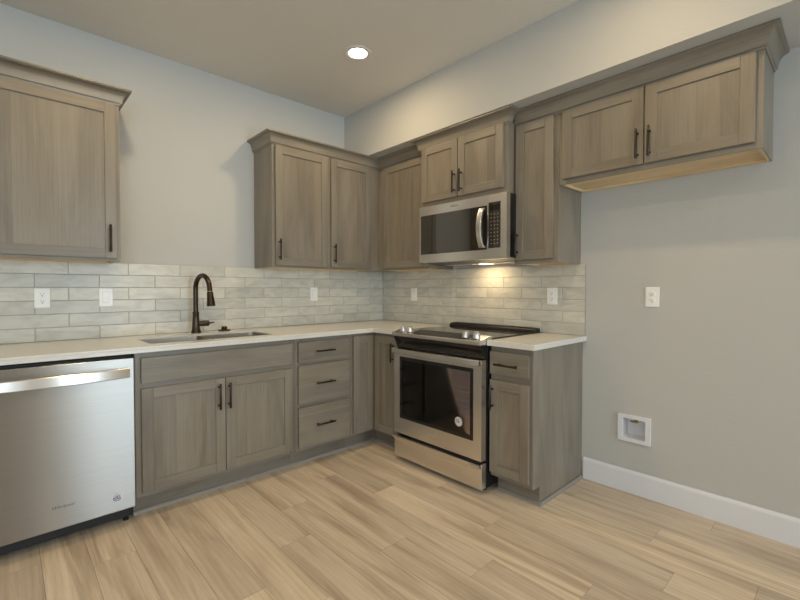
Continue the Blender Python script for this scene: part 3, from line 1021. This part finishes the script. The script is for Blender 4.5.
h = MB().rings(bowed_bar(B, R0 + .004, R1 - .004, RF + .014, .018, .766, .799, .012))
h.box(B, R0 + .004, R0 + .026, RF - .001, RF + .020, .770, .796); h.box(B, R1 - .026, R1 - .004, RF - .001, RF + .020, .770, .796)
h.build('handle', M['steel'], door, sharp=25)
text_mesh('logo', 'Whirlpool', .021, B, -1.31, RF, .262, -1, M['chrome'], door, shear=.35)
sk = MB().lathe((-RF - .0010, -1.519, .403), [(.029, -.0002), (.029, .0002)], 30, 'x', smooth=False).build('sticker', M['white_print'], t)
sk['label'] = 'round pale sticker on the oven window'
arc_strip(B, -1.519, .403, RF + .0013, .0215, .0235, 0, 359, -1, 24).build('printed_ring', M['grey_text'], sk)
arc_strip(B, -1.513, .406, RF + .0013, .0055, .0105, 0, 359, -1).build('printed_swirl', M['grey_text'], sk)
arc_strip(B, -1.525, .402, RF + .0013, .0040, .0075, 30, 300, -1).build('printed_swirl', M['grey_text'], sk)
# storage drawer with a curved pull lip
dw = MB()
dw.box(B, R0 + .002, R1 - .002, .645, RF - .002, .034, .186)
drw = dw.build('storage_drawer', M['steel'], t, bevel=.003)
h = MB()
sec = []
for i in range(19):
    q = i / 18
    s = R0 + .004 + (R1 - R0 - .008) * q
    b = math.sin(math.pi * q)
    lo = .158 - .030 * (b ** .8)
    loop = [(RF - .004, lo + .004), (RF + .004, lo), (RF + .020, .176), (RF + .018, .186), (RF - .004, .186)]
    sec.append([Vector(B(s, a_, b_)) for a_, b_ in loop])
h.rings(sec, smooth=True)
h.build('handle', M['steel'], drw, sharp=40)
for fy in (R0 + .05, R1 - .05):
    for fd in (.1, .60):
        MB().lathe(B(fy, fd, 0), [(.018, 0), (.018, .01), (.008, .012), (.008, .04)], 14).build('foot', M['matte_black'], t)
# black fascia sloping back under the control rail
MB().prism(B, [(.600, .80), (.664, .803), (.668, .815), (.700, .884), (.600, .884)], R0 + .003, R1 - .003).build('control_fascia', M['glass_black'], t)
# control rail on top, sloping to the front
cp = MB().prism(B, [(.590, .884), (.706, .884), (.711, .888), (.712, .905), (.708, .911), (.600, .934), (.590, .934)], R0, R1)
rail = cp.build('control_panel', M['steel'], t, bevel=.0015)
MB().prism(B, [(.606, .9335), (.700, .9136), (.700, .9142), (.606, .9341)], -1.600, -1.105).build('touch_display', M['glass_black'], rail)
for ky, kx in ((-1.005, .672), (-1.070, .672), (-1.552, .668), (-1.632, .668)):
    kb = MB()
    zb = .9335 - (kx - .606) * (.0199 / .094)
    kb.lathe(B(ky, kx, zb), [(.0235, -.001), (.0235, .004), (.0205, .006), (.0195, .030), (.0180, .0325), (.003, .033)], 26)
    kb.box(B, ky - .0035, ky + .0035, kx - .018, kx + .020, zb + .026, zb + .040)
    kb.build('knob', M['chrome'], t, sharp=40)
# glass cooktop and the raised rear vent
mb = MB()
mb.box(B, R0 + .001, R1 - .001, 0.05, 0.5895, 0.905, 0.916)
mb.build('cooktop_base', M['black'], t)
mb = MB()
mb.box(B, R0 - .0015, R1 + .0015, 0.085, 0.600, 0.9165, 0.9215)
ck = mb.build('cooktop_glass', M['glass_black'], t, bevel=.002)
for cy, cd, r in ((-1.12, .46, .085), (-1.12, .22, .07), (-1.49, .46, .105), (-1.49, .22, .07)):
    arc_strip(lambda s, d_, z: B(s, z, d_), cy, cd, .9215, r - .002, r, 0, 360, 1, 48).build('burner_ring', M['key'], ck)
vt = MB()
vt.prism(B, [(.020, .915), (.095, .915), (.098, .922), (.094, .935), (.082, .944), (.030, .946), (.020, .940)], R0 + .004, R1 - .004)
rv = vt.build('rear_vent', M['matte_black'], t, bevel=.003)
sl = MB()
for i in range(3):
    dd = .040 + i * .016
    sl.box(B, R0 + .03, R1 - .03, dd, dd + .008, .9445, .9490)
sl.build('vent_slats', M['bronze'], rv, bevel=.001)

# ------------------------------------------------------------------ microwave
V0, V1 = -1.6785, -0.9215
VZ0, VZ1 = 1.412, 1.8185
VF = 0.4263
t = thing('microwave_oven', 'stainless steel over-the-range microwave with a curved handle and black side', 'microwave', (-0.2, (V0 + V1) / 2, VZ0))
mb = MB()
mb.prism(B, [(.010, VZ0 - .012), (.20, VZ0 - .012), (.385, VZ0 + .004), (.385, VZ1), (.010, VZ1)], V0 + .002, V1 - .002)
mb.build('body', M['black'], t, bevel=.002)
# door: steel around the glass, split from the control side by a fine joint
wy0_, wy1_, wz0_, wz1_ = -1.532, -0.937, 1.469, 1.754
jy = -1.536
mb = MB()
mb.box(B, wy1_, V1, .387, VF, VZ0, VZ1); mb.box(B, jy, wy0_, .387, VF, VZ0, VZ1)
mb.box(B, wy0_, wy1_, .387, VF, VZ0, wz0_); mb.box(B, wy0_, wy1_, .387, VF, wz1_, VZ1)
bmesh.ops.remove_doubles(mb.bm, verts=mb.bm.verts, dist=1e-5)
door = mb.build('door', M['steel'], t)
bx(B, wy0_ + .0003, wy1_ - .0003, .395, VF + .0006, wz0_ + .0003, wz1_ - .0003).build('window_glass', M['mw_glass'], door)
bx(B, -1.470, -0.965, VF + .0002, VF + .0010, wz0_ + .022, wz1_ - .052).build('window_screen', M['mw_glass'], door)
sec = []
for i in range(21):
    q = i / 20
    z = 1.482 + (1.738 - 1.482) * q
    b = math.sin(math.pi * q)
    d_ = VF + .004 + .036 * (b ** .75 if b > 0 else 0)
    loop = [(-1.518, d_), (-1.516, d_ + .009), (-1.512, d_ + .012), (-1.482, d_ + .012), (-1.478, d_ + .009), (-1.476, d_)]
    sec.append([Vector(B(a_, b_, z)) for a_, b_ in loop])
h = MB().rings(sec)
h.box(B, -1.514, -1.480, VF + .0007, VF + .008, 1.484, 1.498); h.box(B, -1.514, -1.480, VF + .0007, VF + .008, 1.722, 1.736)
h.build('handle', M['steel'], door, sharp=25)
mb = MB()
mb.box(B, V0, jy - .0012, .387, VF, VZ0, VZ1)
pnl = mb.build('control_side', M['steel'], t)
bx(B, -1.634, -1.543, .40, VF + .0006, 1.476, 1.768).build('control_panel', M['mw_glass'], pnl)
bx(B, -1.626, -1.551, VF + .0004, VF + .0012, 1.715, 1.750).build('display', M['glass_black'], pnl)
for r in range(9):
    for c in range(3):
        y = -1.564 - c * .0245
        z = 1.692 - r * .0235
        bx(B, y - .0040, y + .0040, VF + .0004, VF + .0010, z - .0030, z + .0030).build('keypad_button', M['key'], pnl)
text_mesh('logo', 'Whirlpool', .016, B, -1.255, VF, 1.790, -1, M['grey_text'], door, shear=.35)
# underside: filters, lamp lens
for a, b in ((-1.23, -0.97), (-1.63, -1.37)):
    bx(B, a, b, .06, .19, VZ0 - .016, VZ0 - .0122).build('grease_filter', M['steel'], t, bevel=.001)
mb = MB()
mb.box(B, V0 + .004, V1 - .004, .388, .420, VZ0 - .004, VZ0 - .0002)
mb.build('vent_grille', M['steel'], t)
ll = bx(B, -1.345, -1.255, .07, .14, VZ0 - .016, VZ0 - .0122).build('lamp_lens', M['hoodlens'], t)
ll['label'] = 'lit lamp lens under the microwave'
ld = bpy.data.lights.new('hood_lamp_light', 'AREA')
ld.shape = 'RECTANGLE'; ld.size = .10; ld.size_y = .14
ld.energy = 1.5; ld.color = (1.0, .74, .42)
lo = bpy.data.objects.new('hood_lamp_light', ld)
COL.objects.link(lo)
lo.location = (-.150, -1.30, VZ0 - .019)

# ------------------------------------------------------------------ outlets and switches
def wall_plate(name, F, s, z, d, label, cat, kind, flip):
    t = thing(name, label, cat, F(s, d, z))
    wd, hg = .035, .0575
    MB().prism(lambda a, b, c: F(s + a, d + b, z + c), [(0, -hg), (.004, -hg), (.0065, -hg + .004), (.0065, hg - .004), (.004, hg), (0, hg)], -wd, wd).build('cover_plate', M['plate'], t, bevel=.0015)
    if kind == 'duplex':
        for k in (-1, 1):
            zc_ = z + k * .0195
            ins = MB().lathe(F(s, d + .0065, zc_), [(.0168, 0), (.0168, .0018), (.0155, .0024)], 28, 'y' if F is A else 'x', smooth=True, sx=1.0, sy=.86)
            if F is A or F is B:
                for v in ins.bm.verts:      # lathe axis points along +; turn it to the room side
                    q = F(s, d + .0065, zc_)
                    if F is A:
                        v.co.y = q[1] - (v.co.y - q[1])
                    else:
                        v.co.x = q[0] - (v.co.x - q[0])
            rc = ins.build('receptacle', M['plate'], t)
            sl_ = MB()
            sl_.box(F, s - .0065, s - .0050, d + .0088, d + .0094, zc_ - .001, zc_ + .007); sl_.box(F, s + .0050, s + .0065, d + .0088, d + .0094, zc_ - .001, zc_ + .006)
            sl_.box(F, s - .0022, s + .0022, d + .0088, d + .0094, zc_ - .0095, zc_ - .0050)
            sl_.build('contact_opening', M['slot'], rc)
    elif kind == 'gfci':
        fc = bx(F, s - .0165, s + .0165, d + .005, d + .0085, z - .0335, z + .0335).build('receptacle', M['plate'], t, bevel=.001)
        for k in (-1, 1):
            sl_ = MB()
            zc_ = z + k * .020
            sl_.box(F, s - .0065, s - .0050, d + .0083, d + .0088, zc_ - .001, zc_ + .007); sl_.box(F, s + .0050, s + .0065, d + .0083, d + .0088, zc_ - .001, zc_ + .006)
            sl_.box(F, s - .0025, s + .0025, d + .0083, d + .0088, zc_ - .0105, zc_ - .0055)
            sl_.build('contact_opening', M['slot'], fc)
        bx(F, s - .008, s + .008, d + .0083, d + .0093, z - .006, z + .006).build('test_buttons', M['plate'], fc, bevel=.0005)
    elif kind == 'rocker':
        bx(F, s - .0170, s + .0170, d + .0060, d + .0068, z - .0340, z + .0340).build('gap', M['grout'], t)
        MB().prism(lambda a, b, c: F(s + a, d + b, z + c), [(.0065, -.033), (.0105, -.033), (.0080, 0), (.0092, .033), (.0065, .033)], -.0160, .0160).build('rocker', M['plate'], t)
    for k in (-1, 1):
        if kind != 'plain':
            pass
    return t
wall_plate('electrical_outlet', A, -2.558, 1.163, TH, 'white outlet on the left tile wall under the left wall cabinet', 'outlet', 'gfci', 1)
wall_plate('light_switch', A, -2.256, 1.163, TH, 'white rocker switch on the tile wall left of the faucet', 'switch', 'rocker', 1)
wall_plate('light_switch', A, -0.780, 1.170, TH, 'white rocker switch on the tile wall under the two-door wall cabinet', 'switch', 'rocker', 1)
wall_plate('light_switch', B, -0.445, 1.165, TH, 'white rocker switch on the tile wall between the corner and the range', 'switch', 'rocker', -1)
wall_plate('electrical_outlet', B, -1.766, 1.166, TH, 'white outlet on the tile wall right of the range', 'outlet', 'gfci', -1)
wall_plate('electrical_outlet', B, -2.371, 1.168, 0.0, 'white duplex outlet on the bare right wall above the recessed water box', 'outlet', 'duplex', -1)

# recessed water supply box low on the right wall
t = thing('water_outlet_box', 'white recessed water supply box low on the right wall', 'box', (0, (wy0 + wy1) / 2, wz0))
mb = MB()
oy0, oy1, oz0, oz1 = -2.371, -2.193, .306, .466
mb.box(B, oy0, wy0 + .003, .0002, .010, oz0, oz1); mb.box(B, wy1 - .003, oy1, .0002, .010, oz0, oz1)
mb.box(B, wy0 + .003, wy1 - .003, .0002, .010, oz0, wz0 + .003); mb.box(B, wy0 + .003, wy1 - .003, .0002, .010, wz1 - .003, oz1)
bmesh.ops.remove_doubles(mb.bm, verts=mb.bm.verts, dist=1e-5)
mb.build('frame', M['trimwhite'], t)
mb = MB()
a0, a1, b0, b1 = wy0 + .001, wy1 - .001, wz0 + .001, wz1 - .001
mb.box(B, a0, a1, -.082, -.079, b0, b1); mb.box(B, a0, a0 + .002, -.079, .001, b0, b1); mb.box(B, a1 - .002, a1, -.079, .001, b0, b1)
mb.box(B, a0 + .002, a1 - .002, -.079, .001, b0, b0 + .002); mb.box(B, a0 + .002, a1 - .002, -.079, .001, b1 - .002, b1)
mb.build('recess', M['trimwhite'], t)
v = MB()
v.tube([B(-2.278, -.04, wz1 - .004), B(-2.278, -.04, wz1 - .020), B(-2.278, -.04, wz1 - .034)], [.008, .009, .008], 14)
v.tube([B(-2.278, -.042, wz1 - .022), B(-2.278, -.018, wz1 - .022)], [.007, .006], 12)
v.tube([B(-2.300, -.016, wz1 - .020), B(-2.290, -.012, wz1 - .023), B(-2.266, -.012, wz1 - .023), B(-2.256, -.016, wz1 - .020)], [.004, .006, .006, .004], 12)
o = v.build('valve', M['brass'], t)
o['label'] = 'small brass shut-off valve'

# ------------------------------------------------------------------ recessed ceiling lights
def ceiling_light(x, y, label, group):
    t = thing('recessed_light', label, 'ceiling light', (x, y, H))
    if group:
        t['group'] = group
    MB().lathe((x, y, H), [(.089, -.0005), (.089, -.003), (.086, -.006), (.070, -.0065), (.060, -.004), (.0570, -.0008)], 40, caps=False).build('trim_ring', M['ceiling'], t)
    MB().lathe((x, y, H), [(.0575, -.0035), (.0575, -.0015)], 40).build('lens', M['lens'], t)
    return t
def led(x, y, level):
    d_ = bpy.data.lights.new('ceiling_lamp_light', 'AREA')
    d_.shape = 'DISK'; d_.size = 0.115
    d_.energy = LED_WATTS * level; d_.color = LED_COLOR
    o_ = bpy.data.objects.new('ceiling_lamp_light', d_)
    COL.objects.link(o_)
    o_.location = (x, y, H - .0085)
for i, (x, y) in enumerate(LED_POS):
    if i == 0:
        ceiling_light(x, y, 'round recessed ceiling light, lit, near the room corner', None)
    else:
        ceiling_light(x, y, 'round recessed ceiling light further back in the room', 'recessed lights outside the kitchen corner')
    led(x, y, LED_LEVEL[i])
